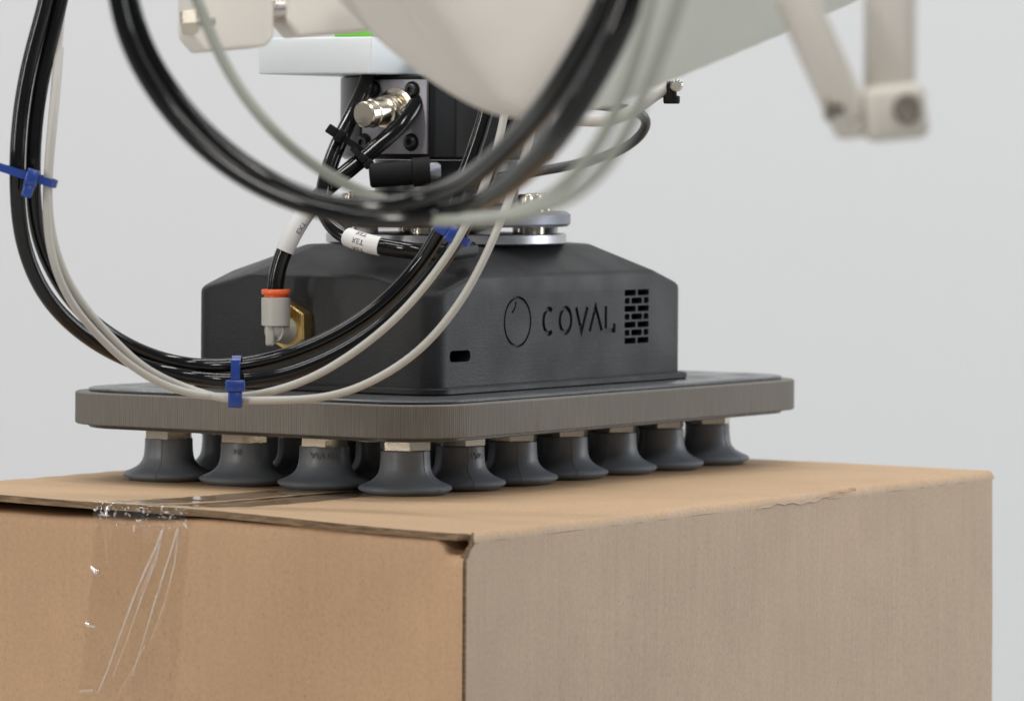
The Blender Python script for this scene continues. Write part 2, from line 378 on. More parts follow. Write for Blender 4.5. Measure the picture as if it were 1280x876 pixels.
# front panel with its folded-in minor flap
prof = [(-.40, 0), (-.2, 1), (-.06, 2), (-.02, 3), (-.006, 4), (-.003, 5), (-.0012, 6), (-.0003, 7), (0, 8), (0, 9), (0, 10)]
px = [0, 0, 0, 0, 0, .0003, .0012, .0027, .005, .04, .13]
def fp(y, k, off):
    z = ptop(y); w = .0006 * sin(y * 23) * sm((.0 - prof[k][0]) / .05)
    zz = prof[k][0] + (z if prof[k][0] > -.1 else 0)
    if off:  # inner skin
        return Vector((px[k] + TH if k < 6 else px[k] + TH * .6, y, (zz if k < 6 else zz - TH)))
    return Vector((px[k] + w, y, zz))
ys = lin(.0022, .014, 9) + lin(.018, LY, 60)
ys[0] = .0016
bm = grid_solid(ys, list(range(len(px))), lambda y, k: fp(y, k, 0), lambda y, k: fp(y, k, 1))
obj('front_panel', bm, [MT['kraft'], MT['kraft_edge']], BX, world=False, smooth=50)
# side panel
def sidep(x, z, off):
    zz = z; yy = .0008 * sin(x * 9) * sm(-z / .1)
    if x < .012 and z > -.02: zz = z - .006 * (1 - sm((x - .001) / .009)) * sm((z + .02) / .015)
    return Vector((x, yy + (TH if off else 0), zz))
bm = grid_solid([.0013, .002, .0035, .006, .009, .012] + lin(.02, LX - .004, 60) + [LX - .002, LX - .0008, LX], [-.4, -.3, -.2, -.12, -.08, -.05, -.03, -.02, -.012, -.0052],
                lambda x, z: sidep(x, z, 0) + Vector((0, max(0, x - LX + .003) ** 2 / .006, 0)), lambda x, z: sidep(x, z, 1))
obj('side_panel', bm, [MT['kraft_side'], MT['kraft_edge']], BX, world=False, smooth=50)
# major flaps
arc = [(-1 + i / 8) for i in range(8)]            # fold, then the flat part
vv = arc + lin(0, .1965, 40)[0:]
SEAM = .2015
def flap0(x, v, off):
    rr = .0052
    if v < 0:
        a = (v + 1) * pi / 2; q = Vector((x, rr - rr * cos(a), -rr + rr * sin(a))); n = Vector((0, -cos(a), sin(a)))
    else:
        y = rr + v; q = Vector((x, y, flap_z(x, y, 0))); n = Vector((0, 0, 1))
    q.z += .0002 * sin(x * 160 + 3 * sin(x * 37)) * (1 if v < .01 else 0)
    q.x += .0012 * sin(v * 60) * exp(-x / .01) * (v > 0)
    lim = .0085 * (1 - sm((v + .45) / .46)) if v < .01 else 0       # the fold is cut back at the corner
    if x < lim: q.x = lim + (x - lim) * .04
    return q - n * (TH if off else 0)
xs = [-.0008, .0002, .002, .005, .009] + lin(.014, LX, 90)
bm = grid_solid(xs, vv, lambda x, v: flap0(x, v, 0), lambda x, v: flap0(x, v, 1))
tag(obj('top_flap', bm, [MT['kraft_side'], MT['kraft_edge']], BX, world=False, smooth=50), 'top flap folded over from the grey side')
bm = grid_solid([-.0022, -.001, .002, .006] + lin(.012, LX, 80), lin(SEAM + .0012, LY, 40),
                lambda x, y: Vector((x + .0006 * sin(y * 70) * exp(-abs(x) / .01), y, flap_z(x, y, 1))), lambda x, y: Vector((x, y, flap_z(x, y, 1) - TH)))
tag(obj('top_flap', bm, [MT['kraft_top'], MT['kraft_edge']], BX, world=False, smooth=50), 'far top flap lifted off the front panel')
# hidden walls of the box
bm = bmesh.new(); box(bm, (LX - TH, TH + .001, -.4), (LX - .0003, LY - .001, -.005)); obj('end_panel', bm, MT['kraft'], BX, world=False)
bm = bmesh.new(); box(bm, (TH + .001, LY - TH, -.4), (LX - TH - .001, LY, -.0045)); obj('back_panel', bm, MT['kraft'], BX, world=False)
bm = bmesh.new(); box(bm, (.002, .002, -.3995), (LX - .003, LY - .003, -.396)); obj('bottom_flap', bm, MT['kraft'], BX, world=False)
# torn corner curl where the folds meet
bm = bmesh.new(); pts = spline([Vector((.0065, -.0006, .0)), Vector((.0045, -.0011, -.004)), Vector((.0026, -.0011, -.0085)), Vector((.0012, -.0005, -.0125))], .0008)
A = [bm.verts.new(p + Vector((.0006, 0, .0003))) for p in pts]; B = [bm.verts.new(p - Vector((.0009, -.0002, -.0002))) for p in pts]; Cc = [bm.verts.new(p + Vector((0, .0014, 0))) for p in pts]
for i in range(len(pts) - 1):
    bm.faces.new((A[i], A[i + 1], B[i + 1], B[i])); bm.faces.new((B[i], B[i + 1], Cc[i + 1], Cc[i])); bm.faces.new((Cc[i], Cc[i + 1], A[i + 1], A[i]))
obj('torn_paper', bm, MT['kraft_edge'], BX, world=False)
# crease: a lifted lip of liner on the side panel's edge
bm = bmesh.new(); N = 60; ra = []
for i in range(N + 1):
    t = i / N; x = .294 + .115 * t; z = -.0022 - .0042 * (1 - t) + .0012 * sin(t * 9) + .0005 * sin(t * 41)
    h = .00035 * sm(t / .08) * sm((1 - t) / .08)
    ra.append([bm.verts.new((x, -.0002, z + .0012)), bm.verts.new((x, -.0003 - h, z)), bm.verts.new((x, .0002, z - .0003))])
for a, b in zip(ra, ra[1:]):
    for k in range(2): bm.faces.new((a[k], b[k], b[k + 1], a[k + 1]))
obj('lifted_paper', bm, MT['kraft_side'], BX, world=False)
# clear tape
def yz(u, v):   # a mark on the front panel given by where it shows
    p = BX.matrix_world.inverted() @ at(u, v, 2.4); d = BX.matrix_world.inverted() @ CAM
    t = d.x / (d.x - p.x); q = d + (p - d) * t; return q.y, q.z
bpy.context.view_layer.update()
ridges = []
for pts, w, a in [([(208, 662), (197, 690), (177, 735), (157, 790), (140, 838), (128, 866)], .0008, .0008), ([(208, 664), (200, 700), (183, 745), (164, 800), (147, 845)], .0006, .0007),
                  ([(228, 657), (215, 700), (201, 745), (185, 800), (172, 842)], .0007, .0008), ([(228, 658), (223, 705), (209, 760), (194, 800)], .0007, .0006),
                  ([(186, 808), (174, 832), (160, 856), (150, 876)], .0007, .0004), ([(204, 672), (197, 702), (186, 728), (178, 745)], .0011, .0005),
                  ([(113, 703), (119, 709), (125, 715)], .0011, .0011), ([(105, 775), (113, 779), (117, 781)], .0010, .0011), ([(119, 782), (124, 783)], .0007, .0008), ([(100, 864), (121, 862)], .0009, .0004),
                  ([(173, 651), (172, 663)], .0008, .0010), ([(140, 640), (136, 670), (139, 700)], .0008, .0002), ([(122, 640), (119, 690), (118, 730)], .0007, .0002), ([(194, 645), (194, 651)], .0007, .0008)]:
    ridges.append(([yz(*p) for p in pts], w, a))
def hsh(i, j): return (math.sin(i * 127.1 + j * 311.7) * 43758.5453) % 1
def vn(x, y):
    i, j = math.floor(x), math.floor(y); fx, fy = sm(x - i), sm(y - j)
    return (hsh(i, j) * (1 - fx) + hsh(i + 1, j) * fx) * (1 - fy) + (hsh(i, j + 1) * (1 - fx) + hsh(i + 1, j + 1) * fx) * fy
def ridge(y, z):
    h = 0
    for P, w, a in ridges:
        pass
        for i in range(len(P) - 1):
            (y0, z0), (y1, z1) = P[i], P[i + 1]; dy, dz = y1 - y0, z1 - z0
            t = max(0, min(1, ((y - y0) * dy + (z - z0) * dz) / (dy * dy + dz * dz))); d2 = (y - y0 - t * dy) ** 2 + (z - z0 - t * dz) ** 2
            if d2 < 9 * w * w:
                g = (i + t) / (len(P) - 1); e = a * exp(-d2 / (w * w)) * (1 - .55 * g if len(P) > 3 else 1) * (.75 + .5 * vn(z * 300, i)); h = max(h, e)
    return h
bm = bmesh.new(); lay = bm.verts.layers.float.new('glint'); nw = 220; rows = []
ss = [('t', x) for x in lin(.56, .06, 40)] + [('t', x) for x in lin(.055, .0, 45)] + [('c', t) for t in lin(.04, .96, 34)] + [('f', z) for z in lin(-.006, -.13, 400)]
for kd, s in ss:
    row = []
    for j in range(nw + 1):
        y = SEAM - .0310 + .0615 * j / nw + .0004 * sin(s * 40) + (-.1 * s if kd == 'f' else 0)
        zt = flap_z(0 if kd != 't' else s, y, 0 if y < SEAM else 1)
        if kd == 't':
            k = exp(-s / .018); p = Vector((s, y, zt + .0005 + .0010 * k * vn(s * 420, y * 330) + .0003 * vn(s * 60, y * 50)))
        elif kd == 'c':
            a = s; z0 = zt + .0008; z1 = -.006
            n1 = vn(a * 3 + 3, y * 300); n2 = vn(a * 5, y * 170 + 9)
            p = Vector((-.0016 - .0022 * sin(a * pi) * n1 - .0018 * n2 * sin(a * pi) - .0008 * a * 0, y, z0 + (z1 - z0) * a + .0012 * (n1 - .5) * sin(a * pi)))
            p.x += .0013 * a
        else:
            k = exp(-(-.006 - s) / .008)
            p = Vector((-.0005 - .0006 * sin(y * 23) * 0 - ridge(y, s) - .0010 * k * vn(y * 400, s * 120) - .00025 * vn(y * 90, s * 50), y, s))
            p.x += .0006 * sin(y * 23) * sm(-(s) / .05) if .0006 * sin(y * 23) < 0 else 0
        row.append(bm.verts.new(p))
    rows.append(row)
for a, b in zip(rows, rows[1:]):
    for j in range(nw): bm.faces.new((a[j], a[j + 1], b[j + 1], b[j]))
kinds = [k for k, _ in ss]  # per-vertex whiteness painting glints along ridges and the crumpled fold
for ri, row in enumerate(rows):
    for v in row:
        kd = kinds[ri]
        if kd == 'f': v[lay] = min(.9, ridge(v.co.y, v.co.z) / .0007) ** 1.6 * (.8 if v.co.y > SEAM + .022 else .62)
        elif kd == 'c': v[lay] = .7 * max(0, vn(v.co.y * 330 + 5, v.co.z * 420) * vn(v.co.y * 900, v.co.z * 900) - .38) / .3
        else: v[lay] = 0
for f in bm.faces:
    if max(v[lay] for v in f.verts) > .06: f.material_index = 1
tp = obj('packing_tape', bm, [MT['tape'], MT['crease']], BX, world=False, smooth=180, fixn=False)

# ------------------------------------------------------------------ vacuum gripper
PITCH, ZB, ZT = .055, .0341, .0524
GX, GY = .165, .0825
GR = empty('vacuum_gripper', (GX, GY, 0), 'dark grey vacuum gripper head with rows of suction cups standing on the box', 'gripper')
TILT = Matrix.Translation((0, 0, 0))
def rrect(x0, x1, y0, y1, r, n=14):
    out = []
    for cx, cy, a0 in ((x0 + r, y0 + r, pi), (x1 - r, y0 + r, 1.5 * pi), (x1 - r, y1 - r, 0), (x0 + r, y1 - r, .5 * pi)):
        for i in range(n + 1): a = a0 + pi / 2 * i / n; out.append((cx + r * cos(a), cy + r * sin(a)))
    return out
def slab(name, m, x0, x1, y0, y1, r, z0, z1, bev, parent=GR):
    bm = bmesh.new(); uvl = bm.loops.layers.uv.new('UVMap'); prof = [(0, z0, bev), (0, z0 + bev, 0), (0, z1 - bev, 0), (0, z1, bev)]
    base = rrect(x0, x1, y0, y1, r); L = [0]
    full = []
    for i in range(len(base)):      # subdivide long straights so that the ribbing has somewhere to sit
        a, b = base[i], base[(i + 1) % len(base)]; d = math.dist(a, b); n = max(1, int(d / .02)) if d > .02 else 1
        for k in range(n): full.append((a[0] + (b[0] - a[0]) * k / n, a[1] + (b[1] - a[1]) * k / n))
    per = [0]
    for i in range(len(full)): per.append(per[-1] + math.dist(full[i], full[(i + 1) % len(full)]))
    cx, cy = (x0 + x1) / 2, (y0 + y1) / 2; rings = []
    for _, z, ins in prof:
        ring = []
        for (x, y) in full:
            dx, dy = x - cx, y - cy; sx = 1 - ins / ((x1 - x0) / 2); sy = 1 - ins / ((y1 - y0) / 2); ring.append(bm.verts.new((cx + dx * sx, cy + dy * sy, z)))
        rings.append(ring)
    n = len(full)
    for k, (a, b) in enumerate(zip(rings, rings[1:])):
        for i in range(n):
            f = bm.faces.new((a[i], a[(i + 1) % n], b[(i + 1) % n], b[i]))
            for lp, (u, v) in zip(f.loops, ((per[i], a[i].co.z), (per[i + 1], a[i].co.z), (per[i + 1], b[i].co.z), (per[i], b[i].co.z))): lp[uvl].uv = (u, v)
    for f in (bm.faces.new(rings[0][::-1]), bm.faces.new(rings[-1])):
        for lp in f.loops: lp[uvl].uv = (lp.vert.co.x, lp.vert.co.y)
    return obj(name, bm, m, parent)
mg = .051; px0, px1, py0, py1 = -mg, 6 * PITCH + mg, -mg, 3 * PITCH + mg
slab('foam_slab', MT['foam'], px0, px1, py0, py1, .044, ZB, ZT, .0006)
slab('bottom_sheet', MT['sheet'], px0 + .0075, px1 - .0075, py0 + .0075, py1 - .0075, .037, ZB - .0022, ZB - .0001, .0005)
slab('top_sheet', MT['sheet'], px0 + .0075, px1 - .0075, py0 + .0075, py1 - .0075, .037, ZT + .0001, ZT + .0021, .0006)
# ---- cover
CX0, CX1, CY0, CY1 = .0115, .2850, -.0113, .1575
zb = ZT + .0022
slab('cover_skirt', MT['shell'], CX0 - .004, CX1 + .006, CY0 - .004, CY1 + .004, .016, zb, zb + .0042, .0009)
bm = bmesh.new(); fp_ = rrect(CX0, CX1, CY0, CY1, .013, 10); ztop = .1368
lo = [bm.verts.new((x, y, zb + .0043)) for x, y in fp_]; hi = [bm.verts.new((x, y, .1369)) for x, y in fp_]
n = len(fp_)
for i in range(n): bm.faces.new((lo[i], lo[(i + 1) % n], hi[(i + 1) % n], hi[i]))
bm.faces.new(lo[::-1]); bm.faces.new(hi)
def cut(p, nrm):
    r = bmesh.ops.bisect_plane(bm, geom=bm.verts[:] + bm.edges[:] + bm.faces[:], plane_co=p, plane_no=nrm, clear_outer=True, dist=1e-6)
    ed = [e for e in bm.edges if e.is_boundary]
    bmesh.ops.holes_fill(bm, edges=ed)
zs, dd = .1205, .040; sl = (ztop - zs) / dd
cut((CX0, 0, zs), Vector((-sl, 0, 1)).normalized()); cut((CX1, 0, zs), Vector((sl, 0, 1)).normalized())
cut((0, CY0, zs), Vector((0, -sl * 1.5, 1)).normalized()); cut((0, CY1, zs), Vector((0, sl, 1)).normalized())
for (x, y, sx, sy) in ((CX0, CY0, -1, -1), (CX1, CY0, 1, -1), (CX1, CY1, 1, 1), (CX0, CY1, -1, 1)):
    cut((x - sx * .003, y - sy * .003, .1115), Vector((sx * .29, sy * .26, 1)).normalized())
bmesh.ops.remove_doubles(bm, verts=bm.verts, dist=.00015)
bmesh.ops.dissolve_limit(bm, angle_limit=radians(.5), verts=bm.verts, edges=bm.edges)
bmesh.ops.bevel(bm, geom=[e for e in bm.edges if len(e.link_faces) == 2 and e.calc_face_angle(0) > .17 and min(v.co.z for v in e.verts) > .09], offset=.0028, segments=3, profile=.5, affect='EDGES')
cover = obj('cover', bm, MT['shell'], GR, smooth=32)
# ---- engraving, slot and vents, cut by one set of solids
cb = bmesh.new()
def ribbon(P, w, closed=False, dep=.0016, ends=None):
    n = len(P); L = []; Rr = []
    for i in range(n):
        a = Vector(P[(i - 1) % n] if (closed or i > 0) else P[i]); b = Vector(P[(i + 1) % n] if (closed or i < n - 1) else P[i]); p = Vector(P[i])
        d1 = (p - a).normalized() if (p - a).length > 0 else None; d2 = (b - p).normalized() if (b - p).length > 0 else None
        if d1 is None: d1 = d2
        if d2 is None: d2 = d1
        n1 = Vector((-d1.y, d1.x)); n2 = Vector((-d2.y, d2.x)); m = (n1 + n2).normalized(); k = w / 2 / max(.35, m.dot(n1))
        L.append(p + m * k); Rr.append(p - m * k)
    V = {}
    for nm, A in (('l', L), ('r', Rr)):
        for lv, yy in (('o', CY0 - .004), ('i', CY0 + dep)): V[nm + lv] = [cb.verts.new((q.x, yy, q.y)) for q in A]
    rng = range(n if closed else n - 1)
    for i in rng:
        j = (i + 1) % n
        cb.faces.new((V['lo'][i], V['lo'][j], V['ro'][j], V['ro'][i])); cb.faces.new((V['li'][i], V['ri'][i], V['ri'][j], V['li'][j]))
        cb.faces.new((V['lo'][i], V['li'][i], V['li'][j], V['lo'][j])); cb.faces.new((V['ro'][i], V['ro'][j], V['ri'][j], V['ri'][i]))
    if not closed:
        for i in (0, n - 1): cb.faces.new((V['lo'][i], V['ro'][i], V['ri'][i], V['li'][i]))
def ell(cx, cz, rx, rz, a0=0, a1=360, n=40, closed=False):
    m = n if closed else n - 1
    return [(cx + rx * cos(radians(a0 + (a1 - a0) * i / m)), cz + rz * sin(radians(a0 + (a1 - a0) * i / m))) for i in range(n)]
ribbon(ell(.0966, .0938, .0138, .0139, 0, 360, 48, True), .0015, True, .0016)
ribbon([(.0905, .0992), (.0925, .1005), (.0942, .1025), (.0948, .1052)], .0014, dep=.0014)
lz, lh = .0933, .0072
def X(u): return u
ribbon(ell(.1300, lz, .0058, lh, 55, 305, 20), .0027)
ribbon(ell(.1480, lz, .0062, lh, 0, 360, 30, True), .0027, True)
ribbon([(.1595, lz + lh), (.1655, lz - lh), (.1720, lz + lh)], .0027)
ribbon([(.1745, lz - lh), (.1810, lz + lh), (.1880, lz - lh)], .0027)
ribbon([(.1925, lz + lh), (.1925, lz - lh), (.2020, lz - lh), (.2020, lz - lh + .004)], .0027)
def pill(x0, x1, z0, z1, dep, r=.0012):
    P = rrect(x0, x1, z0, z1, r, 3); a = [cb.verts.new((x, CY0 - .004, z)) for x, z in P]; b = [cb.verts.new((x, CY0 + dep, z)) for x, z in P]; n = len(P)
    for i in range(n): cb.faces.new((a[i], a[(i + 1) % n], b[(i + 1) % n], b[i]))
    cb.faces.new(a[::-1]); cb.faces.new(b)
pill(.0268, .0478, .0728, .0793, .012, .0026)
vx0, vx1 = .2135, .2412; vw = vx1 - vx0
for k in range(7):
    zc = .1078 - k * .00475; h = .0018
    if k % 2 == 0: segs = [(0, .465), (.535, 1)]
    else: segs = [(0.01, .21), (.28, .72), (.79, .99)]
    for a, b in segs: pill(vx0 + a * vw, vx0 + b * vw, zc - h, zc + h, .010, .0009)
bmesh.ops.recalc_face_normals(cb, faces=cb.faces)
me = bpy.data.meshes.new('cutter'); cb.to_mesh(me); cb.free(); cut_o = bpy.data.objects.new('cutter', me); COL.objects.link(cut_o)
md = cover.modifiers.new('engrave', 'BOOLEAN'); md.operation = 'DIFFERENCE'; md.solver = 'EXACT'; md.object = cut_o
bpy.context.view_layer.update()
nm = bpy.data.meshes.new_from_object(cover.evaluated_get(bpy.context.evaluated_depsgraph_get()))
cover.modifiers.clear(); cover.data = nm; nm.name = 'cover'; bpy.data.objects.remove(cut_o); nm.shade_smooth(); nm.set_sharp_from_angle(angle=radians(32))

# ---- suction cups
cupp = [(.0215, .0), (.0232, .0012), (.0252, .0020), (.0261, .0029), (.0262, .0036), (.0255, .0045), (.0240, .0052), (.0216, .0061), (.0191, .0073), (.0169, .0089), (.0153, .0109),
        (.0144, .0134), (.0140, .0164), (.0138, .0195), (.0138, .0220), (.0136, .0230), (.0126, .0234), (.008, .0234)]
def cup_mesh():
    bm = bmesh.new(); lathe(bm, [(r, z * 1.05) for r, z in cupp], n=48)
    for a0 in (0, pi):          # mould seam
        for s in range(1, len(cupp) - 3):
            (r0, z0), (r1, z1) = cupp[s], cupp[s + 1]; z0 *= 1.05; z1 *= 1.05; w = .00022
            def P(r, z, t, o): return Vector((cos(a0) * (r + o) - sin(a0) * t, sin(a0) * (r + o) + cos(a0) * t, z))
            q = [bm.verts.new(P(r0, z0, -w, 0)), bm.verts.new(P(r1, z1, -w, 0)), bm.verts.new(P(r1, z1, 0, .00035)), bm.verts.new(P(r0, z0, 0, .00035)), bm.verts.new(P(r1, z1, w, 0)), bm.verts.new(P(r0, z0, w, 0))]
            bm.faces.new((q[0], q[1], q[2], q[3])); bm.faces.new((q[3], q[2], q[4], q[5]))
    return bm
def hexn(r, z0, z1, rot=0):
    bm = bmesh.new(); c_ = .0006; lathe(bm, [(r - c_, z0), (r, z0 + c_), (r, z1 - c_), (r - c_, z1)], n=6, rot=rot); return bm
cup0 = None
for i in range(7):
    for j in range(4):
        x, y = i * PITCH, j * PITCH
        ang = {(0, 0): radians(262), (0, 1): 5.3, (1, 0): 4.05, (0, 2): 5.35}.get((i, j), random.uniform(0, 6.28))
        if cup0 is None:
            cup0 = obj('suction_cup', cup_mesh(), MT['rubber'], GR, world=False); nut0 = obj('hex_nut', hexn(.0148, .0246, ZB - .0021), MT['nickel'], cup0, world=False, smooth=0)
            c, nt_ = cup0, nut0
        else:
            c = cup0.copy(); COL.objects.link(c); c.parent = GR; nt_ = nut0.copy(); COL.objects.link(nt_); nt_.parent = c
        dz = .0 if i == 0 and j == 0 else (flap_z(x + .193, y + .174, 0 if y + .174 < SEAM else 1) * .6)
        c.location = (x - GX, y - GY, dz + .0003); c.rotation_euler = (0, 0, ang)
        na = {(0, 0): .76, (0, 1): .62, (0, 2): .50, (0, 3): .6, (1, 0): .80, (2, 0): .45, (3, 0): .40, (4, 0): .42, (5, 0): .40, (6, 0): .33}.get((i, j), random.uniform(0, 1))
        nt_.rotation_euler = (0, 0, na - ang); nt_.location = (0, 0, -dz - .0003)
def cup_text(i, j, s, facing):
    me = text_mesh(s, .0046, .0002); R = .0144
    me2 = bpy.data.meshes.new('embossed_text'); bm = bmesh.new(); bm.from_mesh(me)
    for v in bm.verts:
        a = facing + v.co.x / R; r = R + .0001 + v.co.z; z = .0192 + v.co.y; r += .0006 * max(0, (.0195 - z) / .003); v.co = Vector((cos(a) * r, sin(a) * r, z))
    bm.to_mesh(me2); bm.free()
    for o in GR.children:
        if o.name.startswith('suction_cup') and abs(o.location.x - (i * PITCH - GX)) < .001 and abs(o.location.y - (j * PITCH - GY)) < .001:
            t = link('embossed_text', me2, MT['rubber'], o, world=False, smooth=0); t.rotation_euler = (0, 0, -o.rotation_euler.z)
va = math.atan2(-VD.y, -VD.x)
cup_text(0, 1, 'VSA DR', va + .0); cup_text(1, 0, 'VSA', va + .75); cup_text(0, 2, 'NI', va - .3)

# ---- elbow fitting on the cover's left face
FC = Vector((CX0, .0847, .0912))
EF = bmesh.new(); lathe(EF, [(.0138, .0), (.0144, .0006), (.0144, .0080), (.0134, .0089), (.0085, .0089)], c=FC - Vector((.0001, 0, 0)), ax=(-1, 0, 0), n=6, rot=.55)
lathe(EF, [(.0125, 0), (.0125, .0009), (.0120, .0011)], c=FC - Vector((.0001, 0, 0)), ax=(-1, 0, 0), n=40)
nutb = obj('elbow_fitting', EF, MT['brass'], GR, smooth=12); tag(nutb, 'brass hex with light grey push-in elbow and orange ring')
bm = bmesh.new(); ec = FC + Vector((-.0181, .0, -.003))
lathe(bm, [(.0075, .0085), (.0082, .0092), (.0074, .0120), (.0066, .0200)], c=FC - Vector((0, 0, .002)), ax=(-1, 0, 0), n=28)
lathe(bm, [(.0070, .0035), (.0081, .0040), (.0083, .0192), (.0074, .0198)], c=ec, n=32)
bmesh.ops.create_uvsphere(bm, u_segments=20, v_segments=12, radius=.0066, matrix=Matrix.Translation(ec + Vector((0.001, 0, .002))))
obox(bm, ec + RT * (-.0030) - VD * .003 + Vector((0, 0, .0)), RT, VD, UP, .0050, .006, .015, .0012)
obj('elbow_body', bm, MT['fit_grey'], nutb, smooth=45)
bm = bmesh.new(); lathe(bm, [(.0066, .0190), (.0066, .0212), (.0080, .0215), (.0083, .0221), (.0083, .0237), (.0079, .0243), (.0050, .0244)], c=ec, n=32)
obj('release_ring', bm, MT['orange'], nutb, smooth=45)
# ---- mounting flange on top of the cover
MC = Vector((.144, .070, 0))
bm = bmesh.new(); lathe(bm, [(.0700, ztop + .0002), (.0710, ztop + .001), (.0710, .1425), (.0702, .1432)], c=MC, n=80); fl = obj('flange_ring', bm, MT['alu'], GR)
for k in range(10):
    a = .35 + k * 2 * pi / 10; bm = bmesh.new(); lathe(bm, [(.0062, .1433), (.0062, .1472)], c=MC + Vector((cos(a) * .060, sin(a) * .060, 0)), n=20)
    obj('spacer', bm, MT['nickel'] if k % 2 else MT['sleeve'], fl)
bm = bmesh.new(); lathe(bm, [(.0715, .1473), (.0735, .1490), (.0735, .1545), (.0705, .1565), (.02, .1565)], c=MC, n=16, rot=.2)
up = obj('adapter_plate', bm, MT['alu_blue'], GR, smooth=25)
for k in range(6):
    a = -1.12 + YAW - pi / 2 * 0 + k * pi / 3; cc = MC + Vector((cos(a) * .060, sin(a) * .060, 0)); bm = bmesh.new()
    lathe(bm, [(.0085, .1566), (.0085, .1580), (.0062, .1582), (.0070, .1590), (.0075, .1655), (.0068, .1665), (.0038, .1665), (.0036, .1630)], c=cc, n=24); obj('bolt', bm, MT['nickel'], up)

# ------------------------------------------------------------------ rotary actuator above the flange
AC = MC.copy()
RA = empty('rotary_actuator', AC + Vector((0, 0, .1566)), 'black cylindrical actuator with grey connector plate between gripper and white block', 'actuator')
bm = bmesh.new(); lathe(bm, [(.0440, .1567), (.0440, .1600), (.0425, .1610), (.0425, .1860)], c=AC, n=64); obj('neck', bm, MT['black_ano'], RA)
bm = bmesh.new(); lathe(bm, [(.0600, .1862), (.0630, .1880), (.0630, .2340), (.06, .2350)], c=AC, n=72); obj('body', bm, MT['black_ano'], RA)
bx0, by1 = .060, .0985
p533 = at(533, 150, 2.62); by0 = None
# connector block aligned with the gripper: its front-left face carries the grey plate
def pt_on_x(u, v, x):
    U = (u - 640) / F; s, c_ = sin(YAW), cos(YAW)
    y = (x * s - U * (D0 + x * c_) + XO) / (c_ + U * s); dep = D0 + x * c_ + y * s; V = v - HY - ROLL * (u - 640)
    return Vector((x, y, HC - V * dep / F))
xa = .070
pa = pt_on_x(533, 193, xa); pb = pt_on_x(452, 100, xa)
bm = bmesh.new(); box(bm, (xa + .0025, pa.y - .004, pa.z - .002), (xa + .07, pb.y + .004, .2345), .0015); cbk = obj('connector_block', bm, MT['black_mat'], RA)
bm = bmesh.new(); box(bm, (xa, pa.y, pa.z), (xa + .0024, pb.y, pb.z), .0006); obj('face_plate', bm, MT['silver_paint'], cbk)
for (u, v) in ((466, 112), (515, 113), (455, 178), (514, 178)):
    q = pt_on_x(u, v, xa); bm = bmesh.new()
    lathe(bm, [(.0036, 0), (.0036, .0026), (.0031, .0032), (.0018, .0032), (.0016, .0012), (.0002, .0012)], c=q, ax=(-1, 0, 0), n=20); obj('screw', bm, MT['black_ano'], cbk)
    bm = bmesh.new(); lathe(bm, [(.0052, .0002), (.0052, .0004)], c=q, ax=(-1, 0, 0), n=24); obj('screw_recess', bm, MT['black_mat'], cbk)
q = pt_on_x(497, 138, xa)
bm = bmesh.new(); lathe(bm, [(.0130, 0), (.0130, .0022), (.0108, .0030), (.0104, .0036), (.0084, .0036), (.0084, .0060), (.0094, .0064), (.0094, .0100), (.0080, .0106), (.0080, .0125), (.0088, .0130), (.0088, .0145), (.0074, .0150),
                            (.0074, .0235), (.0082, .0240), (.0082, .0255), (.0076, .0260), (.0076, .0320), (.0068, .0330), (.0060, .0330)], c=q, ax=Vector((-1, .04, -.09)), n=40)
obj('round_connector', bm, MT['nickel'], cbk, smooth=30)
bm = bmesh.new(); a_, b_ = at(440, 262, 2.62), at(600, 262, 2.62)
obox(bm, (a_ + b_) / 2 + VD * .012, RT * .84 - VD * .54, VD * .84 + RT * .54, UP, .066, .03, .0205, .003, 3); obj('valve_body', bm, MT['black_mat'], RA)
# small black fitting with a pale plug, and a knurled knob, below the block
bm = bmesh.new(); a_, b_ = at(462, 220, 2.60), at(538, 214, 2.60); d = (b_ - a_); Ln = d.length
lathe(bm, [(.0055, 0), (.0070, .001), (.0070, Ln * .7), (.0082, Ln * .72), (.0082, Ln)], c=a_, ax=d, n=28); obj('side_port', bm, MT['black_mat'], RA)
bm = bmesh.new(); lathe(bm, [(.0050, 0), (.0050, .004), (.0035, .006)], c=b_, ax=d + Vector((0, 0, -.002)), n=24); obj('port_plug', bm, MT['alu_blue'], RA)
bm = bmesh.new(); kc = at(452, 279, 2.60)
for k in range(1): lathe(bm, [(.0110, 0), (.0125, .0010), (.0125, .0125), (.0110, .0135), (.007, .0135), (.007, .018)], c=kc, ax=(0, 0, 1), n=44)
vs_ = [v for v in bm.verts]
for idx, v in enumerate(vs_):
    if idx % 2: v.co = kc + (v.co - kc) * 1.0 + (Vector((v.co.x - kc.x, v.co.y - kc.y, 0)) * -.05)
obj('knurled_knob', bm, MT['knurl'], RA, smooth=10)

# ------------------------------------------------------------------ white mounting block above
MB = empty('mounting_block', AC + Vector((0, 0, .2352)), 'flat white nylon mounting block on top of the black actuator', 'block')
xm = .045; c1 = pt_on_x(463, 96, xm); c2 = pt_on_x(322, 92, xm); zt2 = pt_on_x(463, 46, xm).z
bm = bmesh.new(); box(bm, (xm, c1.y, .2352), (xm + .19, c2.y, zt2), .0012, 3); obj('block_body', bm, MT['white_nylon'], MB)
bm = bmesh.new(); g = pt_on_x(440, 45, xm + .012); box(bm, (xm + .010, g.y - .012, zt2 + .0002), (xm + .05, g.y + .012, zt2 + .011), .001)
tag(obj('green_clip', bm, MT['green'], None), 'small bright green plastic clip lying on the white mounting block', 'clip')

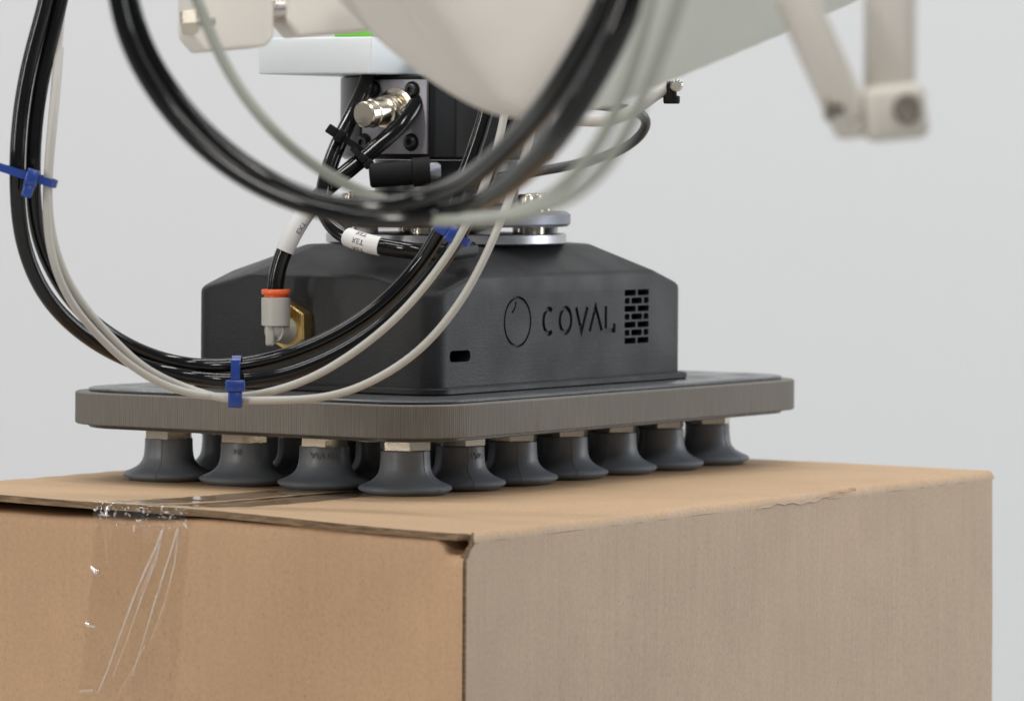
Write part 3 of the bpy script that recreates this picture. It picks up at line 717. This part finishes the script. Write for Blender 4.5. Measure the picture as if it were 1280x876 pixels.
# ------------------------------------------------------------------ clamp blocks upper left
dC = 2.18
ex, ez = (RT * 1.0 + VD * .25).normalized(), UP
tl = radians(5)
JA = empty('robot_joint', at(300, 60, dC), 'pair of cream plastic joint blocks joined by a steel bolt, upper left', 'robot joint')
def cblock(u0, u1, vb, name, ch, zoff=0.0):
    a = at(u0, vb, dC); b = at(u1, vb, dC); w = (b - a).length; h = .09
    d = (RT * cos(radians(5)) + UP * sin(radians(5)) * 1.0)
    nrm = (VD - RT * .22).normalized(); bm = bmesh.new()
    P = [(0, h), (0, ch), (ch * .8, 0), (w - ch * .5, 0), (w, ch * .5), (w, h)]
    A = [bm.verts.new(a + d * x + UP * z) for x, z in P]; B = [bm.verts.new(a + d * x + UP * z + nrm * .05) for x, z in P]
    n = len(P)
    for i in range(n): bm.faces.new((A[i], A[(i + 1) % n], B[(i + 1) % n], B[i]))
    bm.faces.new(A); bm.faces.new(B[::-1])
    bmesh.ops.recalc_face_normals(bm, faces=bm.faces)
    bmesh.ops.bevel(bm, geom=list(bm.edges), offset=.0018, segments=3, profile=.5, affect='EDGES')
    return obj(name, bm, MT['cream'], JA, smooth=50)
cblock(240, 342, 66, 'joint_block', .008); cblock(358, 478, 47, 'joint_block', .008)
d5 = (RT * cos(radians(5)) + UP * sin(radians(5)))
bm = bmesh.new(); lathe(bm, [(.0045, 0), (.0045, .075)], c=at(300, 15, dC + .008), ax=d5, n=24); obj('bolt_shaft', bm, MT['steel'], JA)
bm = bmesh.new(); lathe(bm, [(.0058, 0), (.0070, .001), (.0070, .0075), (.0060, .008)], c=at(226, 30, dC + .004), ax=d5, n=6); obj('bolt_head', bm, MT['nickel'], JA, smooth=0)
bm = bmesh.new(); lathe(bm, [(.0045, 0), (.0045, .012)], c=at(237, 30, dC + .004), ax=d5, n=24); obj('bolt_shank', bm, MT['steel'], JA)

# ------------------------------------------------------------------ robot arm in the foreground
AR = empty('industrial_robot', at(650, 155, 1.62), 'large out-of-focus white robot arm reaching down to a point at the top', 'robot arm')
soft_hull('arm_shell', [at(*p) for p in [(392, -28, 2.01), (412, -4, 2.01), (440, 25, 2.00), (474, 56, 1.99), (508, 84, 1.97), (545, 111, 1.95), (582, 134, 1.93), (612, 148, 1.91), (640, 154, 1.89), (664, 151, 1.88), (800, -40, 1.85),
                                     (500, -60, 1.89), (420, -60, 2.14), (560, 90, 2.09), (640, 130, 2.04), (820, -60, 2.09), (690, 146, 1.93)]], MT['cream'], AR, .005, 18)
soft_hull('arm_beam', [at(*p) for p in [(676, 144, 1.95), (706, 152, 1.96), (735, 145, 1.98), (770, 132, 2.00), (832, 106, 2.04), (1000, 36, 2.14), (1120, -18, 2.21), (780, -60, 1.89), (1120, -90, 2.14),
                                    (700, 120, 2.14), (1100, -60, 2.34)]], MT['sage'], AR, .005, 8)

# clip with a black screw under the arm
CL = empty('hose_clip', at(800, 140, 2.5), 'small steel hose clip with black screw hanging below the pale arm', 'clip')
bm = bmesh.new(); tube(bm, spline([at(715, 150, 2.45), at(765, 150, 2.45), at(795, 136, 2.45), at(822, 116, 2.46), at(846, 105, 2.47)], .002), .0034, 14); obj('clip_band', bm, MT['cable'], CL)
bm = bmesh.new(); lathe(bm, [(.0035, 0), (.0035, .004), (.0025, .005)], c=at(845, 107, 2.46), ax=-VD, n=20); obj('clip_rivet', bm, MT['steel'], CL)
bm = bmesh.new(); lathe(bm, [(.0040, 0), (.0045, .001), (.0045, .004), (.0028, .0045), (.0028, .012)], c=at(839, 130, 2.46), ax=UP, n=20); obj('clip_screw', bm, MT['black_mat'], CL)

# ------------------------------------------------------------------ link fork, upper right
LK = empty('robot_link', at(1100, 170, 1.86), 'cream forked robot link with two round bolts, upper right', 'robot link')
def bar(name, a, b, w, t, m, dep, end=True):
    a, b = at(*a, dep), at(*b, dep); d = (b - a).normalized(); s_ = d.cross(VD).normalized(); bm = bmesh.new()
    obox(bm, (a + b) / 2, s_, VD, d, w, t, (b - a).length, .005, 4); return obj(name, bm, m, LK, smooth=50)
bar('link_rod', (985, -20), (1066, 158), .0150, .018, MT['link'], 1.66); bar('link_rod', (1112, -40), (1112, 150), .0185, .022, MT['link'], 1.675)
bm = bmesh.new(); obox(bm, at(1118, 141, 1.66), RT + UP * .10, VD, UP - RT * .10, .0225, .028, .0200, .004, 3); obj('fork_end', bm, MT['link'], LK, smooth=50)
bm = bmesh.new(); obox(bm, at(1062, 146, 1.665), RT + UP * .1, VD, UP - RT * .1, .0125, .024, .0160, .004, 3); obj('fork_end', bm, MT['link'], LK, smooth=50)
bm = bmesh.new(); lathe(bm, [(.0053, 0), (.0053, .003), (.0045, .004)], c=at(1134, 135, 1.646), ax=-VD, n=24); obj('link_bolt', bm, MT['knurl'], LK)
bm = bmesh.new(); lathe(bm, [(.0042, 0), (.005, .001), (.005, .007)], c=at(1030, 134, 1.655), ax=RT, n=24); obj('link_bolt', bm, MT['knurl'], LK)
bm = bmesh.new(); lathe(bm, [(.0032, 0), (.0032, .026)], c=at(1040, 136, 1.66), ax=RT, n=20); obj('link_bolt_shank', bm, MT['steel'], LK)

# ------------------------------------------------------------------ hoses and cables
def cable(name, pts, r, m, label, cat='cable', group=None, step=.004):
    bm = bmesh.new(); path = spline([at(*p) for p in pts], step); fr = tube(bm, path, r, 20)
    o = tag(obj(name, bm, m, smooth=60), label, cat, group); return o, fr
BG = 'bundled loop of hoses and cables in front of the gripper'
cable('air_hose', [(66, -60, 2.36), (57, 0, 2.36), (38, 68, 2.36), (25, 140, 2.36), (21, 215, 2.36), (28, 300, 2.37), (50, 358, 2.38), (88, 404, 2.40), (140, 440, 2.42), (200, 463, 2.44), (255, 474, 2.45), (300, 477, 2.45), (344, 472, 2.45),
                   (390, 458, 2.45), (440, 434, 2.45), (495, 394, 2.45), (537, 350, 2.45), (568, 308, 2.45), (592, 262, 2.44), (612, 215, 2.44), (628, 170, 2.44), (645, 110, 2.44), (655, 40, 2.44)], .0040, MT['hose'],
      'outer glossy black hose of the big loop, running lowest under the gripper cover', 'hose', BG)
cable('air_hose', [(84, -60, 2.365), (75, 0, 2.365), (58, 68, 2.365), (45, 140, 2.365), (41, 215, 2.365), (48, 295, 2.38), (68, 342, 2.39), (103, 390, 2.41), (155, 429, 2.43), (205, 450, 2.445), (250, 458, 2.455), (300, 457, 2.455), (359, 445, 2.46),
                   (418, 421, 2.46), (462, 394, 2.46), (501, 360, 2.46), (533, 320, 2.46), (555, 280, 2.45), (575, 235, 2.45), (592, 190, 2.45), (605, 150, 2.45), (615, 100, 2.45), (620, 40, 2.45)], .0040, MT['hose'],
      'inner glossy black hose of the big loop, crossing the dark cover highest', 'hose', BG)
cable('sensor_cable', [(76, 10, 2.37), (72, 60, 2.368), (69, 100, 2.36), (64, 160, 2.355), (59, 225, 2.355), (59, 285, 2.36), (69, 335, 2.365), (92, 382, 2.38), (130, 425, 2.40), (172, 462, 2.42), (228, 490, 2.435), (290, 497, 2.44), (328, 493, 2.44),
                       (380, 478, 2.44), (417, 459, 2.44), (455, 433, 2.44), (497, 398, 2.44), (537, 352, 2.44), (566, 312, 2.435), (590, 268, 2.43), (610, 222, 2.43), (624, 175, 2.43), (636, 110, 2.43)], .0021, MT['cable'],
      'thin grey cable rising between the two black hoses after the lower blue tie', 'cable', BG)
cable('sensor_cable', [(74, 60, 2.38), (70, 120, 2.37), (64, 180, 2.362), (60, 228, 2.364), (63, 285, 2.367), (79, 338, 2.372), (104, 380, 2.386), (142, 423, 2.405), (182, 460, 2.425), (232, 484, 2.442), (290, 501, 2.435), (328, 500, 2.43), (380, 500, 2.43),
                       (417, 496, 2.43), (455, 483, 2.43), (492, 463, 2.43), (532, 433, 2.43), (578, 376, 2.43), (602, 332, 2.43), (622, 288, 2.43), (640, 240, 2.43), (655, 200, 2.44), (668, 150, 2.45), (680, 90, 2.45)], .0021, MT['cable'],
      'outermost thin grey cable of the loop, hanging furthest down and right of the cover', 'cable', BG)
# foreground pair of black cables and grey cables (near the lens, out of focus)
FG = 'blurred foreground cable loop near the lens'
cable('foreground_hose', [(137, -60, 1.920), (144, 0, 1.920), (160, 60, 1.920), (195, 120, 1.920), (238, 172, 1.920), (290, 215, 1.920), (350, 247, 1.920), (420, 268, 1.920), (490, 275, 1.910), (560, 266, 1.895), (622, 240, 1.825), (672, 198, 1.769),
                          (712, 148, 1.730), (742, 95, 1.720), (772, 40, 1.710), (800, -40, 1.710)], lambda t: .0036 + .0021 * t * t, MT['hose'], 'lower blurred black hose sweeping in front of everything down from upper left', 'hose', FG)
cable('foreground_hose', [(152, -60, 1.930), (161, 0, 1.930), (178, 55, 1.930), (212, 112, 1.930), (255, 163, 1.930), (305, 205, 1.930), (365, 240, 1.930), (430, 258, 1.920), (495, 258, 1.910), (555, 240, 1.891), (608, 208, 1.839), (655, 163, 1.793),
                          (697, 112, 1.750), (735, 50, 1.730), (760, 0, 1.720), (780, -50, 1.720)], lambda t: .0036 + .0021 * t * t, MT['hose'], 'upper blurred black hose sweeping in front of everything, nearest the white arm', 'hose', FG)
cable('foreground_cable', [(228, -40, 1.940), (246, 0, 1.940), (268, 58, 1.940), (305, 122, 1.940), (355, 178, 1.940), (415, 222, 1.960), (470, 248, 1.970), (530, 266, 1.950), (590, 272, 1.857), (645, 264, 1.738), (700, 236, 1.690), (745, 185, 1.660), (778, 120, 1.640), (800, 50, 1.630), (818, -30, 1.630)], .0024, MT['cable_dim'],
      'blurred pale grey cable curving from the top left across the black hoses', 'cable', FG)
cable('foreground_cable', [(430, 270, 1.990), (500, 274, 1.960), (560, 276, 1.870), (620, 272, 1.675), (672, 262, 1.579), (722, 240, 1.540), (762, 200, 1.510), (792, 148, 1.490), (815, 90, 1.480), (840, 20, 1.470), (855, -30, 1.470)], .0024, MT['cable_dim'],
      'second blurred pale grey cable, furthest right under the white arm', 'cable', FG)
# short hoses around the actuator
_, frA = cable('supply_hose', [(550, 60, 2.665), (545, 84, 2.66), (531, 112, 2.645), (500, 157, 2.625), (462, 191, 2.615), (432, 216, 2.608), (402, 242, 2.602), (378, 272, 2.597), (360, 305, 2.594), (348.5, 335, 2.595), (345, 358, 2.5955), (344.5, 376, 2.5956)], .0047, MT['hose'],
               'black hose with a white marker sleeve plugged into the orange-ringed elbow', 'hose', step=.002)
_, frB = cable('supply_hose', [(463, 66, 2.660), (462, 86, 2.655), (457, 106, 2.648), (441, 142, 2.632), (422, 182, 2.618), (408, 222, 2.605), (404, 252, 2.595), (412, 277, 2.582), (432, 295, 2.570), (462, 305, 2.560), (500, 312, 2.556), (545, 316, 2.565), (590, 312, 2.60)], .0047, MT['hose'],
               'black hose with a white marker sleeve lying along the top of the cover', 'hose', step=.002)
cable('motor_cable', [(600, 226, 2.66), (655, 217, 2.66), (700, 210, 2.66), (745, 200, 2.66), (785, 184, 2.65), (808, 164, 2.64), (811, 148, 2.63), (800, 139, 2.62), (765, 134, 2.62), (720, 128, 2.62)], .0029, MT['hose_soft'],
      'dark grey cable bending in a short loop right of the actuator', 'cable')
# marker sleeves
def sleeve(fr, i0, i1, r, lines, name_label, spin, cat='marker sleeve', flip=1):
    bm = bmesh.new(); tube(bm, [f[0] for f in fr[i0:i1]], r, 28)
    o = tag(obj('marker_sleeve', bm, MT['sleeve'], smooth=60), name_label, cat)
    seg = fr[i0:i1]; L = [0]
    for a, b in zip(seg, seg[1:]): L.append(L[-1] + (b[0] - a[0]).length)
    for ln, off in lines:
        me = text_mesh(ln, .0042, 0.00003); bm = bmesh.new(); bm.from_mesh(me)
        for v in bm.verts:
            sx = L[-1] * .5 + v.co.x * flip; k = max(0, min(len(L) - 2, next((q - 1 for q in range(1, len(L)) if L[q] >= sx), len(L) - 2)))
            t = (sx - L[k]) / (L[k + 1] - L[k]); p = seg[k][0].lerp(seg[k + 1][0], t); T = seg[k][3]
            n0 = (-VD - T * (-VD).dot(T)).normalized(); bn = T.cross(n0)
            a = (off + v.co.y * flip) / r + spin; v.co = p + (n0 * cos(a) + bn * sin(a)) * (r + .00012 + v.co.z)
        obj('printed_text', bm, MT['print'], o, smooth=0, fixn=False)
def nearest(fr, u, v):
    best = None
    for i, f in enumerate(fr):
        q = f[0] - CAM; dp = q.dot(VD); uu = 640 + q.dot(RT) / dp * F; vvv = HY + ROLL * (uu - 640) - q.z / dp * F; d = (uu - u) ** 2 + (vvv - v) ** 2
        if best is None or d < best[0]: best = (d, i)
    return best[1]
sleeve(frA, nearest(frA, 390, 257), nearest(frA, 354, 320), .0054, [('EXT', .0)], 'white printed marker sleeve on the hose above the orange ring', -.5, flip=-1)
sleeve(frB, nearest(frB, 434, 297), nearest(frB, 479, 310), .0054, [('RET', .0052), ('RET', .0), ('RET', -.0052)], 'white printed marker sleeve on the hose lying over the cover edge', .0)

# ------------------------------------------------------------------ cable ties
def tie(c, T, Wd, a, b, w, m, label, head=0.0, tail=None, hs=1.0, group='blue cable ties', ext='W'):
    """band of half sizes a (along Wd) and b (towards the viewer) round a bundle running along T"""
    T = Vector(T).normalized(); Wd = (Wd - T * Wd.dot(T)).normalized(); N = T.cross(Wd).normalized()
    if N.dot(-VD) < 0: N = -N
    root = empty('cable_tie', c, label, 'cable tie', group); bm = bmesh.new(); n = 40; ro = []
    for k in range(n):
        an = 2 * pi * k / n; e = .55; x = a * math.copysign(abs(cos(an)) ** e, cos(an)); y = b * math.copysign(abs(sin(an)) ** e, sin(an))
        p = c + Wd * x + N * y; dirn = (Wd * x / a + N * y / b).normalized()
        ro.append([bm.verts.new(p + dirn * o + T * s) for o, s in ((0, -w / 2), (.0011, -w / 2), (.0011, w / 2), (0, w / 2))])
    for k in range(n):
        A, B = ro[k], ro[(k + 1) % n]
        for q in range(4): bm.faces.new((A[q], B[q], B[(q + 1) % 4], A[(q + 1) % 4]))
    obj('strap', bm, m, root, smooth=50)
    hp = c + Wd * head + N * (b + .0028); XD = T if ext == 'T' else Wd
    bm = bmesh.new(); obox(bm, hp, Wd, T, N, .0062 * hs, .0104 * hs if ext == 'W' else .0085 * hs, .0058 * hs, .0008)
    obox(bm, hp - XD * .0072 * hs - N * .0004, Wd, T, N, (.0085 if ext == 'W' else .0052) * hs, (.0074 if ext == 'W' else .0066) * hs, .0050 * hs, .0007)
    obox(bm, hp - XD * .0036 * hs - N * .0008, Wd, T, N, .0058 * hs, .0058 * hs, .0046 * hs, .0007); hd = obj('head', bm, m, root, smooth=50)
    bm = bmesh.new(); obox(bm, hp + N * .0029 * hs, Wd, T, N, .0022, .0016, .0010); obj('latch', bm, MT['print'] if False else m, root)
    if tail:
        bm = bmesh.new(); pts = spline([hp] + [hp + q for q in tail], .002)
        P0 = []
        for i, p in enumerate(pts):
            t = (pts[min(i + 1, len(pts) - 1)] - pts[max(i - 1, 0)]).normalized(); nn = t.cross(T).normalized()
            P0.append([bm.verts.new(p + T * s + nn * o) for s, o in ((-w / 2, -.0005), (w / 2, -.0005), (w / 2, .0005), (-w / 2, .0005))])
        for A, B in zip(P0, P0[1:]):
            for q in range(4): bm.faces.new((A[q], B[q], B[(q + 1) % 4], A[(q + 1) % 4]))
        bm.faces.new(P0[0]); bm.faces.new(P0[-1][::-1]); obj('tail', bm, m, root)
    return root
Tt = UP + RT * .28
W1 = RT - UP * .30
tie(at(40, 221, 2.361), UP + RT * .30, W1, .0125, .0088, .0042, MT['tie_blue'], 'blue cable tie around the loop at the left edge of the photo', ext='T', head=.0012, tail=[-W1 * .006 + VD * -.001, -W1 * .018 - VD * .003 + UP * .0005, -W1 * .030 - VD * .002])
tie(at(298, 477, 2.444), RT, UP, .0128, .0125, .0048, MT['tie_blue'], 'blue cable tie with its tail up, holding the bottom of the loop', head=-.0015, hs=1.0, tail=[UP * .006 - VD * .001, UP * .010 - VD * .0005, UP * .0135])
tie(at(572, 296, 2.445), UP * .9 + RT * .55, RT * .9 - UP * .5, .0072, .0066, .0045, MT['tie_blue'], 'blue cable tie half hidden behind the blurred cables above the cover', head=-.003, hs=.9)
tie(at(440, 180, 2.618), UP * .75 + RT * .5, RT - UP * .45, .0135, .0055, .0035, MT['black_mat'], 'black cable tie joining the two short hoses beside the round connector', head=-.008, group=None, hs=.75)
tie(at(455, 199, 2.612), UP * .62 + RT * .6, RT - UP * .35, .0085, .0055, .0035, MT['black_mat'], 'small black cable tie just below the grey connector plate', head=.004, group=None, hs=.6)
for m in bpy.data.meshes:
    if m.users == 0: bpy.data.meshes.remove(m)
